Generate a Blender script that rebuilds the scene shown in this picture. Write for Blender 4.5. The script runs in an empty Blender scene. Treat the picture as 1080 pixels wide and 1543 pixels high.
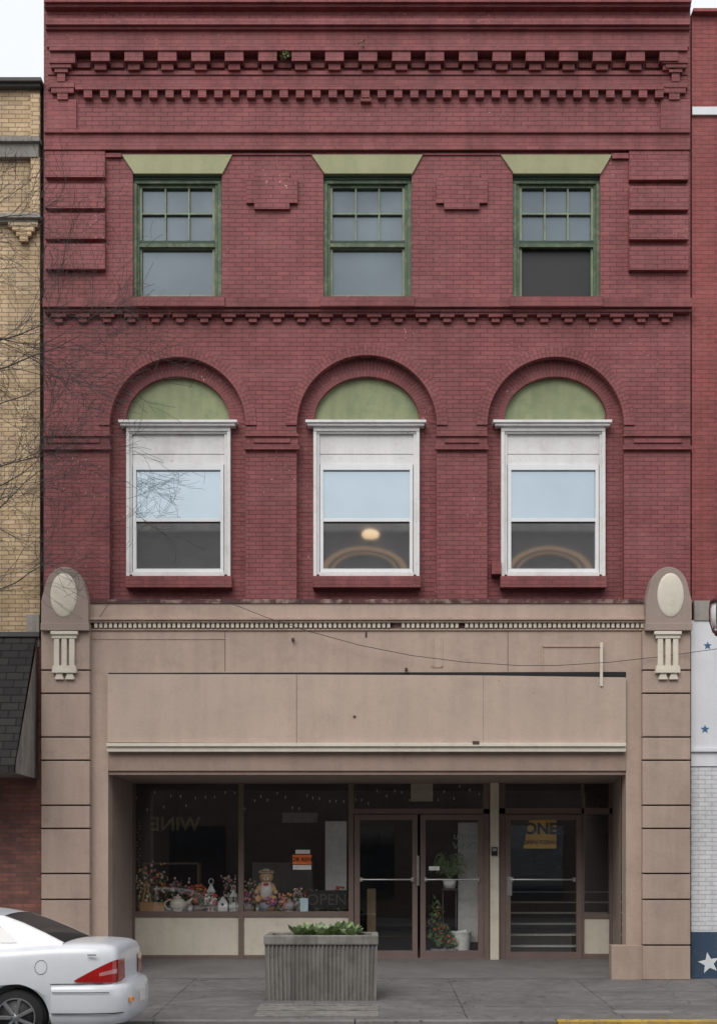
import bpy, bmesh, math, random
from mathutils import Vector, Matrix
random.seed(7)
scene=bpy.context.scene
D=20.0; CX=.2; CZ=1.65; VX=560; VY=1310
def W(px,py,y=0.0):
    s=(D+y)/D/100
    return Vector((CX+(px-VX)*s,y,CZ+(VY-py)*s))
def WX(px,y=0.0): return W(px,0,y).x
def WZ(py,y=0.0): return W(0,py,y).z

# ------------------------------------------------------------ materials
class NT:
    def __init__(s,name):
        m=bpy.data.materials.new(name); m.use_nodes=True
        s.m=m; s.t=m.node_tree; s.b=s.t.nodes['Principled BSDF']; s.out=s.t.nodes['Material Output']
        g=s.n('ShaderNodeNewGeometry'); s.pos=g.outputs['Position']
    def n(s,t,**k):
        x=s.t.nodes.new(t)
        for a,b in k.items(): setattr(x,a,b)
        return x
    def l(s,a,b): s.t.links.new(a,b)
    def setin(s,sock,v):
        if isinstance(v,bpy.types.NodeSocket): s.l(v,sock)
        elif isinstance(v,(tuple,list)) and len(v)==3 and sock.type=='RGBA': sock.default_value=(*v,1)
        else: sock.default_value=v
    def math(s,op,a,b=0.0,clamp=False):
        x=s.n('ShaderNodeMath',operation=op); x.use_clamp=clamp
        s.setin(x.inputs[0],a); s.setin(x.inputs[1],b); return x.outputs[0]
    def mix(s,f,a,b,mode='MIX'):
        x=s.n('ShaderNodeMix',data_type='RGBA',blend_type=mode)
        s.setin(x.inputs[0],f); s.setin(x.inputs[6],a); s.setin(x.inputs[7],b); return x.outputs[2]
    def noise(s,scale,detail=4,vec=None,rough=.55):
        x=s.n('ShaderNodeTexNoise'); x.inputs['Scale'].default_value=scale
        x.inputs['Detail'].default_value=min(detail,5); x.inputs['Roughness'].default_value=rough
        s.l(vec if vec is not None else s.pos,x.inputs['Vector']); return x.outputs['Fac']
    def ramp(s,f,lo,hi,a=0.0,b=1.0):
        x=s.n('ShaderNodeMapRange'); x.clamp=True
        s.setin(x.inputs[0],f)
        for i,v in zip((1,2,3,4),(lo,hi,a,b)): x.inputs[i].default_value=v
        return x.outputs[0]
    def mapv(s,sc,loc=(0,0,0),vec=None):
        x=s.n('ShaderNodeMapping'); x.inputs['Scale'].default_value=sc; x.inputs['Location'].default_value=loc
        s.l(vec if vec is not None else s.pos,x.inputs['Vector']); return x.outputs[0]
    def bump(s,h,strength=.4,dist=.01,prev=None):
        x=s.n('ShaderNodeBump'); x.inputs['Strength'].default_value=strength; x.inputs['Distance'].default_value=dist
        s.l(h,x.inputs['Height'])
        if prev is not None: s.l(prev,x.inputs['Normal'])
        return x.outputs[0]
    def grey(s,v):
        g=s.n('ShaderNodeCombineXYZ')
        for i in range(3): s.l(v,g.inputs[i])
        return g.outputs[0]
    def wallvec(s):
        sp=s.n('ShaderNodeSeparateXYZ'); s.l(s.pos,sp.inputs[0])
        c=s.n('ShaderNodeCombineXYZ'); s.l(s.math('ADD',sp.outputs[0],sp.outputs[1]),c.inputs[0]); s.l(sp.outputs[2],c.inputs[1])
        return c.outputs[0],sp

def brick_mat(name,c1,c2,mortar,bw=.205,rh=.0667,ms=.005,uv=False,flecks=0.0,fleckcol=(.66,.44,.40),rough=.72,bias=0,streak=.18,bumpst=.6,bloom=.30):
    t=NT(name); v,sp=t.wallvec()
    if uv:
        u=t.n('ShaderNodeUVMap'); v=u.outputs[0]
    nz=t.n('ShaderNodeTexNoise'); nz.inputs['Scale'].default_value=3.5; nz.inputs['Detail'].default_value=2
    t.l(t.pos,nz.inputs['Vector'])
    vm=t.n('ShaderNodeVectorMath',operation='MULTIPLY_ADD'); t.l(nz.outputs['Color'],vm.inputs[0]); vm.inputs[1].default_value=(.014,.014,0); t.l(v,vm.inputs[2])
    b=t.n('ShaderNodeTexBrick'); b.offset=.5; b.inputs['Scale'].default_value=1
    b.inputs['Mortar Size'].default_value=ms; b.inputs['Mortar Smooth'].default_value=.35; b.inputs['Bias'].default_value=bias
    b.inputs['Brick Width'].default_value=bw; b.inputs['Row Height'].default_value=rh
    b.inputs['Color1'].default_value=(*c1,1); b.inputs['Color2'].default_value=(*c2,1); b.inputs['Mortar'].default_value=(*mortar,1)
    t.l(vm.outputs[0],b.inputs['Vector'])
    col=b.outputs['Color']
    big=t.ramp(t.noise(.55,5),.3,.7,.82,1.10)
    fine=t.ramp(t.noise(9,5,rough=.7),.3,.75,.86,1.10)
    st=t.ramp(t.noise(1,4,vec=t.mapv((5,5,.35))),.35,.75,1.0+streak*.4,1.0-streak)
    mul=t.math('MULTIPLY',t.math('MULTIPLY',big,fine),st)
    col=t.mix(1.0,col,t.grey(mul),'MULTIPLY')
    ch=t.ramp(t.noise(1.3,5,vec=t.mapv((1,1,1.8),(7,3,1))),.46,.75,0,bloom)
    col=t.mix(ch,col,tuple(min(1,x*1.12+.055) for x in c1))
    if flecks>0:
        n1=t.ramp(t.noise(.9,3,vec=t.mapv((1,1,1),(3,9,4))),.55,.62)
        n2=t.ramp(t.noise(15,3),.60,.65)
        m=t.math('MULTIPLY',t.math('MULTIPLY',n1,n2),t.ramp(b.outputs['Fac'],.3,.7))
        m=t.math('MULTIPLY',m,flecks,True)
        col=t.mix(m,col,fleckcol)
        n3=t.math('MULTIPLY',t.ramp(t.noise(1,2,vec=t.mapv((42,42,14))),.755,.775),flecks*.7)
        col=t.mix(n3,col,fleckcol)
    t.l(col,t.b.inputs['Base Color']); t.b.inputs['Roughness'].default_value=rough
    h=t.math('SUBTRACT',1.0,b.outputs['Fac'])
    n1=t.bump(h,bumpst,.012)
    t.l(t.bump(t.noise(45,4),.35,.005,n1),t.b.inputs['Normal'])
    return t.m

def paint(name,col,rough=.6,var=.18,dirt=None,dirtamt=.3,streak=.15,bump=.25,scale=1.0,chips=0,chipcol=(.1,.07,.05)):
    t=NT(name)
    a=t.ramp(t.noise(1.1*scale,5),.3,.7,1-var,1+var*.5)
    f=t.ramp(t.noise(22*scale,5,rough=.7),.3,.75,1-var*.5,1+var*.3)
    st=t.ramp(t.noise(1,4,vec=t.mapv((6*scale,6*scale,.6*scale))),.4,.75,1.0,1-streak)
    mul=t.math('MULTIPLY',t.math('MULTIPLY',a,f),st)
    c=t.mix(1.0,col,t.grey(mul),'MULTIPLY')
    if dirt:
        c=t.mix(t.ramp(t.noise(3*scale,5,rough=.7),.5,.75,0,dirtamt),c,dirt)
    if chips:
        k=t.ramp(t.noise(14*scale,5,rough=.75),.68-chips*.1,.71-chips*.1)
        c=t.mix(k,c,chipcol)
    t.l(c,t.b.inputs['Base Color']); t.b.inputs['Roughness'].default_value=rough
    t.l(t.bump(t.noise(30*scale,5),bump,.006),t.b.inputs['Normal'])
    return t.m

def plain(name,col,rough=.5,metal=0,coat=0):
    t=NT(name)
    f=t.ramp(t.noise(12,3),.3,.7,.88,1.06)
    t.l(t.mix(1.0,col,t.grey(f),'MULTIPLY'),t.b.inputs['Base Color'])
    t.b.inputs['Roughness'].default_value=rough; t.b.inputs['Metallic'].default_value=metal
    t.b.inputs['Coat Weight'].default_value=coat
    return t.m

def glass_opaque(name,base,refl,rough=.02,tint=(.9,.95,1),wav=.01,dusty=.08):
    t=NT(name); t.b.inputs['Roughness'].default_value=.6
    c=t.mix(t.ramp(t.noise(1.0,4),.35,.7),base,tuple(x*.8 for x in base)); t.l(c,t.b.inputs['Base Color'])
    gl=t.n('ShaderNodeBsdfGlossy'); gl.inputs['Color'].default_value=(*tint,1); gl.inputs['Roughness'].default_value=rough
    t.l(t.bump(t.noise(1.2,1),wav,.05),gl.inputs['Normal'])
    mx=t.n('ShaderNodeMixShader'); fr=t.ramp(t.noise(.7,3),.3,.7,refl*(1+dusty),refl*(1-dusty))
    t.l(fr,mx.inputs[0]); t.l(t.b.outputs[0],mx.inputs[1]); t.l(gl.outputs[0],mx.inputs[2]); t.l(mx.outputs[0],t.out.inputs[0])
    return t.m
def glass_clear(name,refl=.12):
    t=NT(name)
    tr=t.n('ShaderNodeBsdfTransparent'); tr.inputs[0].default_value=(.95,.97,.96,1)
    gl=t.n('ShaderNodeBsdfGlossy'); gl.inputs['Color'].default_value=(.95,.97,1,1); gl.inputs['Roughness'].default_value=.01
    t.l(t.bump(t.noise(.8,1),.015,.05),gl.inputs['Normal'])
    mx=t.n('ShaderNodeMixShader'); mx.inputs[0].default_value=refl
    t.l(tr.outputs[0],mx.inputs[1]); t.l(gl.outputs[0],mx.inputs[2]); t.l(mx.outputs[0],t.out.inputs[0])
    return t.m
def leafm(name,c):
    t=NT(name)
    t.l(t.mix(t.ramp(t.noise(18,2),.35,.65),tuple(x*.55 for x in c),tuple(min(1,x*1.5) for x in c)),t.b.inputs['Base Color'])
    t.b.inputs['Roughness'].default_value=.6
    return t.m

RED=(.285,.082,.083); RED2=(.230,.064,.067)
M_brick=brick_mat('painted_red_brick',RED,RED2,(.125,.036,.039),ms=.0065,flecks=.85)
M_trim=brick_mat('painted_red_trim',(.265,.074,.075),(.215,.060,.062),(.145,.040,.043),ms=.004,flecks=.45,streak=.3)
M_vous=brick_mat('painted_voussoir',RED,RED2,(.125,.036,.039),bw=.115,rh=.068,uv=True,flecks=.5,ms=.006)
M_vous2=brick_mat('painted_voussoir_chipped',(.26,.073,.075),(.21,.058,.061),(.115,.034,.037),bw=.24,rh=.066,uv=True,flecks=1.0,ms=.007)
M_yel=brick_mat('yellow_brick',(.62,.46,.28),(.47,.33,.185),(.23,.175,.115),ms=.007,streak=.3,bloom=.1)
M_old=brick_mat('old_red_brick',(.30,.11,.08),(.14,.06,.05),(.11,.09,.08),ms=.008,streak=.3)
M_nb=brick_mat('neighbour_red_brick',(.30,.072,.070),(.245,.057,.056),(.15,.040,.040),flecks=.3)
M_wb=brick_mat('white_painted_brick',(.72,.73,.74),(.66,.67,.69),(.48,.49,.51),ms=.006,streak=.15,bloom=0)
M_opp=brick_mat('opposite_brick',(.14,.105,.085),(.105,.08,.065),(.12,.11,.10))
M_tan=paint('tan_paint',(.48,.355,.285),.6,.12,(.24,.17,.135),.35,.14)
M_tan2=paint('tan_cladding_weathered',(.47,.355,.288),.65,.12,(.27,.195,.155),.38,.12,chips=.12,chipcol=(.24,.165,.13))
M_board=paint('tan_sign_board',(.50,.39,.32),.65,.10,(.32,.24,.19),.32,.09,chips=.14,chipcol=(.28,.20,.16),bump=.4)
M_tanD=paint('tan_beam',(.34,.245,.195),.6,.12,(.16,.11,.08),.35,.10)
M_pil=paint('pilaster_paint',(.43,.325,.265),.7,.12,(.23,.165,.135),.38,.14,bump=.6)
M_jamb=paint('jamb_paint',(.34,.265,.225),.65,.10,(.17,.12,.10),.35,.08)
M_groove=plain('joint_shadow_paint',(.085,.06,.05),.9)
M_cream=paint('cream_paint',(.70,.65,.54),.55,.08,(.38,.32,.24),.38,.08)
M_white=paint('white_wood_paint',(.78,.78,.77),.5,.08,(.45,.42,.38),.45,.10,chips=.28,chipcol=(.33,.28,.23))
M_alum=paint('white_storm_frame',(.80,.82,.83),.4,.04,(.5,.5,.48),.2,.04)
M_grn=paint('green_paint',(.330,.335,.180),.6,.10,(.20,.22,.12),.45,.12,chips=.05)
M_tym=paint('tympanum_green_paint',(.270,.305,.160),.6,.14,(.11,.17,.08),.7,.2,chips=.08)
M_gfr=paint('green_window_paint',(.080,.13,.070),.55,.3,(.28,.31,.19),.65,.2,scale=2.5,chips=.3,chipcol=(.28,.28,.19))
M_mun=paint('pale_green_muntin',(.23,.28,.18),.55,.3,(.12,.16,.09),.6,.1,scale=3)
M_dkg=paint('dark_green',(.03,.06,.035),.6,.2)
M_brown=paint('brown_frame',(.20,.145,.125),.45,.12,(.10,.07,.055),.3,.08)
M_dark=plain('dark_void',(.012,.011,.011),.8)
M_rot=paint('rotten_trim',(.11,.045,.045),.8,.4,(.48,.37,.31),.9,.1,scale=2)
M_stone=paint('grey_stone',(.33,.31,.28),.8,.25,(.12,.11,.10),.5,.3)
M_coping=paint('dark_coping',(.08,.08,.08),.7,.2)
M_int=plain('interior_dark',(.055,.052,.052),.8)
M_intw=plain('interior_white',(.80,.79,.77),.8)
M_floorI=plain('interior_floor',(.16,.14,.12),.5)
M_glA=glass_opaque('glass_sky_pane',(.14,.19,.22),.42,tint=(.80,.93,1))
M_glB=glass_opaque('glass_screen_pane',(.085,.095,.105),.38,.03,tint=(1,.98,.94))
M_glC=glass_opaque('glass_old_pane',(.052,.073,.087),.10,.03,wav=.05,tint=(.75,.92,1),dusty=.35)
M_glD=glass_opaque('glass_open_dark',(.008,.008,.008),.010,.1)
M_glO=glass_opaque('glass_opposite',(.02,.025,.03),.15,.05)
M_glass=glass_clear('storefront_glass',.14)
M_steel=plain('steel',(.62,.62,.61),.3,.9)
M_black=plain('black_paint',(.015,.015,.016),.45)
M_blue=plain('blue_paint',(.045,.13,.27),.6)
M_navy=paint('navy_paint',(.035,.07,.12),.6,.2,(.2,.2,.2),.3)
M_wp=paint('white_panel',(.72,.74,.77),.5,.05,(.5,.5,.5),.25,.08)

# ------------------------------------------------------------ mesh builder
def empty(name,loc=(0,0,0)):
    e=bpy.data.objects.new(name,None); scene.collection.objects.link(e); e.location=loc; e.empty_display_size=.2; return e
class Part:
    def __init__(s,name,mat,parent=None,bevel=0.0):
        s.name=name; s.bm=bmesh.new(); s.mats=[mat]; s.cur=0; s.parent=parent; s.bevel=bevel
    def setm(s,m):
        if m not in s.mats: s.mats.append(m)
        s.cur=s.mats.index(m); return s
    def face(s,vs,smooth=False):
        f=s.bm.faces.new([s.bm.verts.new(v) for v in vs]); f.material_index=s.cur; f.smooth=smooth; return f
    def wbox(s,x0,x1,y0,y1,z0,z1):
        v=[s.bm.verts.new((x,y,z)) for x in(x0,x1) for y in(y0,y1) for z in(z0,z1)]
        for q in((0,1,3,2),(4,6,7,5),(0,4,5,1),(2,3,7,6),(0,2,6,4),(1,5,7,3)):
            s.bm.faces.new([v[i] for i in q]).material_index=s.cur
    def box(s,px0,px1,py0,py1,yf,yb,ref=None):
        r=yf if ref is None else ref
        s.wbox(WX(px0,r),WX(px1,r),min(yf,yb),max(yf,yb),WZ(py1,r),WZ(py0,r))
    def poly(s,pts,yf,yb,ref=None,world=False):
        r=yf if ref is None else ref
        w=pts if world else [(W(a,b,r).x,W(a,b,r).z) for a,b in pts]
        A=[s.bm.verts.new((x,yf,z)) for x,z in w]; B=[s.bm.verts.new((x,yb,z)) for x,z in w]
        fs=[s.bm.faces.new(A),s.bm.faces.new(B[::-1])]
        n=len(w)
        for i in range(n): fs.append(s.bm.faces.new((A[i],B[i],B[(i+1)%n],A[(i+1)%n])))
        for f in fs: f.material_index=s.cur
    def _new(s,ret,smooth):
        fs=set()
        for v in ret['verts']:
            for f in v.link_faces: fs.add(f)
        for f in fs: f.material_index=s.cur; f.smooth=smooth
    def sphere(s,c,r,seg=14,rings=9,rot=None):
        if not hasattr(r,'__len__'): r=(r,r,r)
        m=Matrix.Translation(c)@(rot if rot else Matrix.Identity(4))@Matrix.Diagonal((*r,1))
        s._new(bmesh.ops.create_uvsphere(s.bm,u_segments=seg,v_segments=rings,radius=1,matrix=m),True)
    def cyl(s,p0,p1,r0,r1=None,seg=12,caps=True):
        r1=r0 if r1 is None else r1
        p0=Vector(p0);p1=Vector(p1);d=p1-p0
        m=Matrix.Translation((p0+p1)/2)@d.to_track_quat('Z','Y').to_matrix().to_4x4()
        s._new(bmesh.ops.create_cone(s.bm,cap_ends=caps,segments=seg,radius1=r0,radius2=r1,depth=d.length,matrix=m),seg>8)
    def tube(s,pts,r,seg=6):
        for a,b in zip(pts[:-1],pts[1:]): s.cyl(a,b,r,r,seg)
    def leaves(s,c,rad,n,size,up=0):
        for i in range(n):
            while True:
                p=Vector([random.uniform(-1,1) for _ in range(3)])
                if p.length<1: break
            q=Vector((c[0]+p.x*rad[0],c[1]+p.y*rad[1],c[2]+p.z*rad[2]))
            a=Vector([random.gauss(0,1) for _ in range(3)]).normalized(); a.z+=up; a.normalize()
            b=a.cross(Vector([random.gauss(0,1) for _ in range(3)])).normalized()
            L=size*random.uniform(.6,1.4); w=L*.32
            s.face([q,q+a*L*.5+b*w,q+a*L,q+a*L*.5-b*w])
    def done(s,recalc=True,smooth=False,sub=0):
        if recalc: bmesh.ops.recalc_face_normals(s.bm,faces=s.bm.faces[:])
        me=bpy.data.meshes.new(s.name); s.bm.to_mesh(me); s.bm.free()
        for m in s.mats: me.materials.append(m)
        o=bpy.data.objects.new(s.name,me); scene.collection.objects.link(o)
        if s.parent: o.parent=s.parent; o.matrix_parent_inverse=Matrix.Translation(-Vector(s.parent.location))
        if s.bevel:
            b=o.modifiers.new('bevel','BEVEL'); b.width=s.bevel; b.segments=2; b.limit_method='ANGLE'; b.angle_limit=math.radians(50)
        if sub:
            m=o.modifiers.new('sub','SUBSURF'); m.levels=sub; m.render_levels=sub
        return o

def text(body,name,loc,size,mat,parent=None,rotz=0,ext=.002,off=0):
    cu=bpy.data.curves.new(name,'FONT'); cu.body=body; cu.size=size; cu.align_x='CENTER'; cu.align_y='CENTER'; cu.extrude=ext; cu.offset=off
    cu.materials.append(mat)
    o=bpy.data.objects.new(name,cu); scene.collection.objects.link(o)
    o.location=loc; o.rotation_euler=(math.radians(90),0,rotz)
    if parent: o.parent=parent; o.location=Vector(loc)-Vector(parent.location)
    return o

# ============================================================ MAIN BUILDING
B=empty('brick_commercial_building')
WTOP=-70
w=Part('brick_wall',M_brick,B)
yb=.28
w.box(66,1040,WTOP,231,0,yb)
wins3=[(200,334),(487,620),(772,904)]
w.box(66,200,231,448,0,yb); w.box(334,487,231,448,0,yb); w.box(620,772,231,448,0,yb); w.box(904,1040,231,448,0,yb)
for a,b in wins3: w.box(a,b,231,262,0,yb)
w.box(66,1040,448,500,0,yb)
bays=[(165,370,190,347),(447,658,472,632),(734,940,755,912)]
edges=[66,165,370,447,658,734,940,1040]
for i in range(0,8,2): w.box(edges[i],edges[i+1],500,908,0,yb)
SP=640
def arc(cx,cy,rx,ry,a0,a1,n=40):
    return [(cx+rx*math.cos(math.radians(a0+(a1-a0)*i/n)),cy-ry*math.sin(math.radians(a0+(a1-a0)*i/n))) for i in range(n+1)]
for l,r,wl,wr in bays:
    cx=(l+r)/2; R=(r-l)/2
    w.poly([(l,SP),(l,500),(r,500),(r,SP)]+arc(cx,SP,R,R,0,180)[1:-1],0,yb)
w.done()
rec=Part('recessed_bay_brick',M_brick,B)
RY=.13
for l,r,wl,wr in bays:
    rec.box(l-4,wl,626,912,RY,yb+.01); rec.box(wr,r+4,626,912,RY,yb+.01); rec.box(wl,wr,868,912,RY,yb+.01)
rec.done()
def ring(name,cx,r0x,r0y,r1,y0,y1,mat,a0=0,a1=180,n=48,cy=SP,cy0=None):
    p=Part(name,mat,B); uv=p.bm.loops.layers.uv.new('UVMap'); cy0=cy if cy0 is None else cy0
    prev=None
    for i in range(n+1):
        a=math.radians(a0+(a1-a0)*i/n)
        I=W(cx+r0x*math.cos(a),cy0-r0y*math.sin(a),y0); O=W(cx+r1*math.cos(a),cy-r1*math.sin(a),y0)
        cur=(I,O,a*r1/100)
        if prev:
            def q(v4,uvs):
                f=p.bm.faces.new([p.bm.verts.new(v) for v in v4])
                for lp,u in zip(f.loops,uvs): lp[uv].uv=u
            I0,O0,s0=prev; dI=(O0-I0).length; dI1=(O-I).length
            q([I0,O0,O,I],[(0,s0),(dI,s0),(dI1,cur[2]),(0,cur[2])])
            bk=lambda v:Vector((v.x,y1,v.z))
            q([O0,bk(O0),bk(O),O],[(0,s0),(.1,s0),(.1,cur[2]),(0,cur[2])])
            q([I0,bk(I0),bk(I),I],[(0,s0),(.1,s0),(.1,cur[2]),(0,cur[2])])
        prev=cur
    return p.done(recalc=False)
for l,r,wl,wr in bays:
    cx=(l+r)/2; R=(r-l)/2
    ring('arch_ring',cx,R,R,R+16,-.022,.02,M_vous)
    ring('arch_inner_ring',cx,(wr-wl)/2-1,65,R+3,RY-.006,yb,M_vous2,cy0=632)
ty=Part('tympanum_panel',M_tym,B)
for l,r,wl,wr in bays:
    ty.poly([(wl-4,634)]+[(x,y) for x,y in arc((l+r)/2,632,(wr-wl)/2+4,69,180,0)]+[(wr+4,634)],.21,.27)
ty.done()
bk=Part('building_core',M_dark,B)
bk.wbox(WX(70),WX(1036),.291,12,WZ(911),WZ(WTOP)-.1)
bk.done()
sw=Part('side_walls',M_brick,B)
sw.wbox(WX(66),WX(66)+.28,.281,13,0,WZ(WTOP)); sw.wbox(WX(1040)-.28,WX(1040),.281,13,0,WZ(WTOP)); sw.wbox(WX(66)+.281,WX(1040)-.281,12.3,13,0,WZ(WTOP))
sw.done()

t=Part('brick_trim',M_trim,B,bevel=.004)
t.box(66,1042,-40,2,-.16,0)
t.box(66,1041,2,9,-.11,0)
t.box(68,1040,27,36,-.15,0); t.box(68,1040,36,43,-.10,0)
t.box(70,1038,43,70,-.05,0)
t.box(74,1036,68,75,-.19,0)
xs=[126+i*50.4 for i in range(18)]
for c in xs:
    if c>990: break
    t.box(c+11,c+39,75,91,-.17,0)
    t.box(c+16,c+34,91,104,-.11,0)
    t.box(c-10,c+10,94,101,-.045,0)
t.box(72,1036,106,112,-.055,0)
t.box(72,1036,112,134,-.035,0)
for i in range(36):
    c=126+i*24.6
    t.box(c,c+12.5,134,146,-.085,0)
t.box(113,1000,127,134,-.095,0)
for s_,a in((1,74),(-1,1036)):
    def bx(u0,u1,y0,y1,d):
        p=sorted((a+s_*u0,a+s_*u1)); t.box(p[0],p[1],y0,y1,-d,0)
    bx(0,39,75.5,94,.15); bx(2,33,94,101,.13); bx(8,28,101,108,.11); bx(12,24,108,122,.09)
    bx(0,38,122,131,.08); bx(3,37,131,139,.07); bx(12,28,139,149,.06)
    bx(-4,41,149,194,.035)
t.box(66,1040,194,199,-.06,0); t.box(66,1040,199,219,-.02,0); t.box(66,1040,219,225,-.065,0)
t.box(543,559,146,152,-.07,0)
t.box(159,183,230,236,-.045,0); t.box(922,947,230,238,-.045,0)
t.box(350,469,230,233,-.02,0); t.box(637,754,230,233,-.02,0)
t.box(64,1043,448,462,-.16,0); t.box(66,1041,462,469,-.11,0)
for i in range(27):
    c=88+i*36.6
    if c>1030: break
    t.box(c-11,c+11,469,477,-.085,0); t.box(c-6,c+6,477,485,-.055,0)
for i in range(26):
    c=106+i*36.6
    if c>1020: break
    t.box(c-7,c+7,469,473,-.085,0)
for a,b in wins3: t.box(a-4,b+4,446,461,-.19,-.02)
for a,b in((66,165),(370,449),(657,734),(940,1040)):
    t.box(a-1,b+1,653,657,-.05,0); t.box(a,b,657,671,-.02,0); t.box(a-2,b+2,671,677,-.055,0)
for i,(a,b) in enumerate(((66,150),(380,437),(668,722),(953,1027))): t.box(a+2,b,661,667,-.04,0)
for l,r,wl,wr in bays: t.box(wl-1,wr+2,868,885,-.05,RY+.05)
t.box(741,755,845,865,-.03,RY)
t.done()
t=Part('brick_panels',M_brick,B)
for a in(371,657):
    t.poly([(a,305),(a,268),(a+12,268),(a+12,260),(a+65,260),(a+65,268),(a+77,268),(a+77,305),(a+65,305),(a+65,314),(a+12,314),(a+12,305)],-.055,0)
for y0,y1 in((238,266),(276,313),(321,359),(367,405)): t.box(68,158,y0,y1,-.09,0)
for y0,y1 in((240,270),(280,315),(324,360),(370,406)): t.box(948,1037,y0,y1,-.09,0)
t.box(68,158,225,238,-.045,0); t.box(948,1038,225,240,-.045,0)
t.done()
base=Part('base_course',M_rot,B); base.box(133,975,903,909,-.10,0); base.done()

li=Part('window_lintels',M_grn,B,bevel=.005)
for (a,b),(c,d) in zip(((183,350),(469,637),(754,922)),wins3):
    li.poly([(a,232),(b,232),(d+1,261),(c+2,261)],-.03,.05)
li.done()
g=Part('upper_window_frames',M_gfr,B,bevel=.004)
pg=Part('upper_window_glass',M_glC,B)
for k,(a,b) in enumerate(wins3):
    g.setm(M_dkg); g.box(a,b,262,266,.03,.2); g.box(a,b,266,270,.05,.2); g.setm(M_gfr)
    g.box(a,b,270,276,.07,.22)
    g.box(a,a+6,276,447,.05,.22); g.box(b-6,b,276,447,.05,.22)
    g.box(a+6,a+10,276,447,.10,.22); g.box(b-10,b-6,276,447,.10,.22)
    g.box(a+10,b-10,276,283,.12,.2); g.box(a+10,b-10,366,372,.11,.2)
    g.setm(M_dkg); g.box(a+8,b-8,362,366,.115,.2); g.setm(M_mun)
    g.box(a+10,a+14,283,362,.12,.2); g.box(b-14,b-10,283,362,.12,.2)
    iw=(b-a-28)
    for j in(1,2): g.box(a+14+iw*j/3-1.2,a+14+iw*j/3+1.2,283,362,.13,.2)
    g.box(a+14,b-14,320.5,323,.131,.2)
    g.box(a+10,a+14,372,447,.15,.22); g.box(b-14,b-10,372,447,.15,.22)
    if k<2: g.box(a+14,b-14,372,375,.15,.22); g.box(a+14,b-14,444,448,.15,.22)
    pg.setm(M_glC); pg.wbox(WX(a+12,.18),WX(b-12,.18),.18,.2,WZ(368,.18),WZ(280,.18))
    pg.setm(M_glD if k==2 else M_glC); pg.wbox(WX(a+12,.2),WX(b-12,.2),.205,.22,WZ(450,.2),WZ(370,.2))
g.done(); pg.done()
f=Part('arched_window_frames',M_white,B,bevel=.004)
al=Part('storm_window_frames',M_alum,B,bevel=.003)
pg=Part('arched_window_glass',M_glA,B)
for l,r,wl,wr in bays:
    f.box(wl-12,wr+10,632,636,-.05,.2); f.box(wl-9,wr+7,636,641,-.02,.2)
    f.box(wl,wr,641,649,.03,.22)
    f.box(wl,wl+5,649,868,.04,.22); f.box(wr-5,wr,649,868,.04,.22)
    f.box(wl+5,wl+9,653,866,.075,.22); f.box(wr-9,wr-5,653,866,.075,.22)
    f.box(wl+5,wr-5,649,653,.06,.22)
    f.box(wl+9,wr-9,655,684,.11,.22); f.box(wl+9,wr-9,685,700,.105,.22)
    f.box(wl+9,wr-9,862,868,.05,.22)
    al.box(wl+10,wr-10,700,708,.08,.2); al.box(wl+10,wr-10,857,862,.08,.2)
    al.box(wl+10,wl+15,708,857,.08,.2); al.box(wr-15,wr-10,708,857,.08,.2)
    al.box(wl+15,wr-15,781,786,.09,.2)
    pg.setm(M_dark); pg.box(wl+15,wr-15,786,788,.11,.14)
    pg.setm(M_glA); pg.box(wl+13,wr-13,706,783,.13,.15)
    pg.setm(M_glB); pg.box(wl+13,wr-13,784,860,.125,.15)
f.done(); al.done(); pg.done()

fy=-.06
s=Part('storefront_cladding',M_tan2,B,bevel=.003)
s.box(133,975,909,931,fy-.02,.0)
s.box(135,973,948,1016,fy,.28)
s.box(135,163,1016,1478,fy,.28)
s.box(943,970,1016,1478,fy,.28)
s.box(163,943,1016,1133,fy+.01,.28)
s.done()
m=Part('storefront_cornice',M_cream,B,bevel=.003)
m.setm(M_tan); m.box(133,975,930,934,-.16,0); m.box(133,975,934,938,-.13,0)
m.setm(M_rot); m.box(136,972,938,948,-.065,0)
m.setm(M_cream)
xx=142
while xx<966:
    if not(590<xx<598 or 690<xx<698): m.box(xx,xx+4.8,938.5,946,-.105,-.05)
    xx+=7.35
m.setm(M_tan); m.box(136,972,947.5,950,-.085,0)
m.done()
sb=Part('fascia_sign_boards',M_board,B,bevel=.003)
sb.poly([(162,1016),(446.5,1016.5),(446.5,1120),(162,1119)],-.13,-.08)
sb.poly([(447.1,1016.5),(728,1018),(728,1121),(447.1,1120)],-.128,-.08)
sb.poly([(728.25,1018),(943,1021),(943,1124),(728.25,1121)],-.131,-.08)
sb.done()
vo=Part('fascia_gap',M_dark,B)
vo.poly([(163,1014),(560,1013.4),(943,1012.6),(943,1022),(163,1018)],fy-.004,fy+.005)
vo.done()
bt=Part('fascia_trim',M_cream,B,bevel=.004)
bt.box(160,943,1120,1125,-.20,-.06); bt.box(161,943,1125,1133,-.165,-.06)
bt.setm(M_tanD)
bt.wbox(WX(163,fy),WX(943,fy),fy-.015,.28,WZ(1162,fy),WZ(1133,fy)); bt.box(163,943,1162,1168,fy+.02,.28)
bt.done()
cd=Part('frieze_conduits',M_tan,B)
cd.box(817,908,973,975,-.075,-.055); cd.box(816,818,973,1013,-.075,-.055); cd.box(651,653,962,1005,-.07,-.055); cd.box(665,667,962,1005,-.07,-.055); cd.box(651,667,1004,1006,-.07,-.055); cd.box(136,340,962,963.5,-.068,-.055)
cd.setm(M_groove); cd.box(338.6,339.4,950,1012,-.062,-.055); cd.box(764.6,765.4,950,1012,-.062,-.055); cd.box(550,553,952,961,-.064,-.055)
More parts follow.
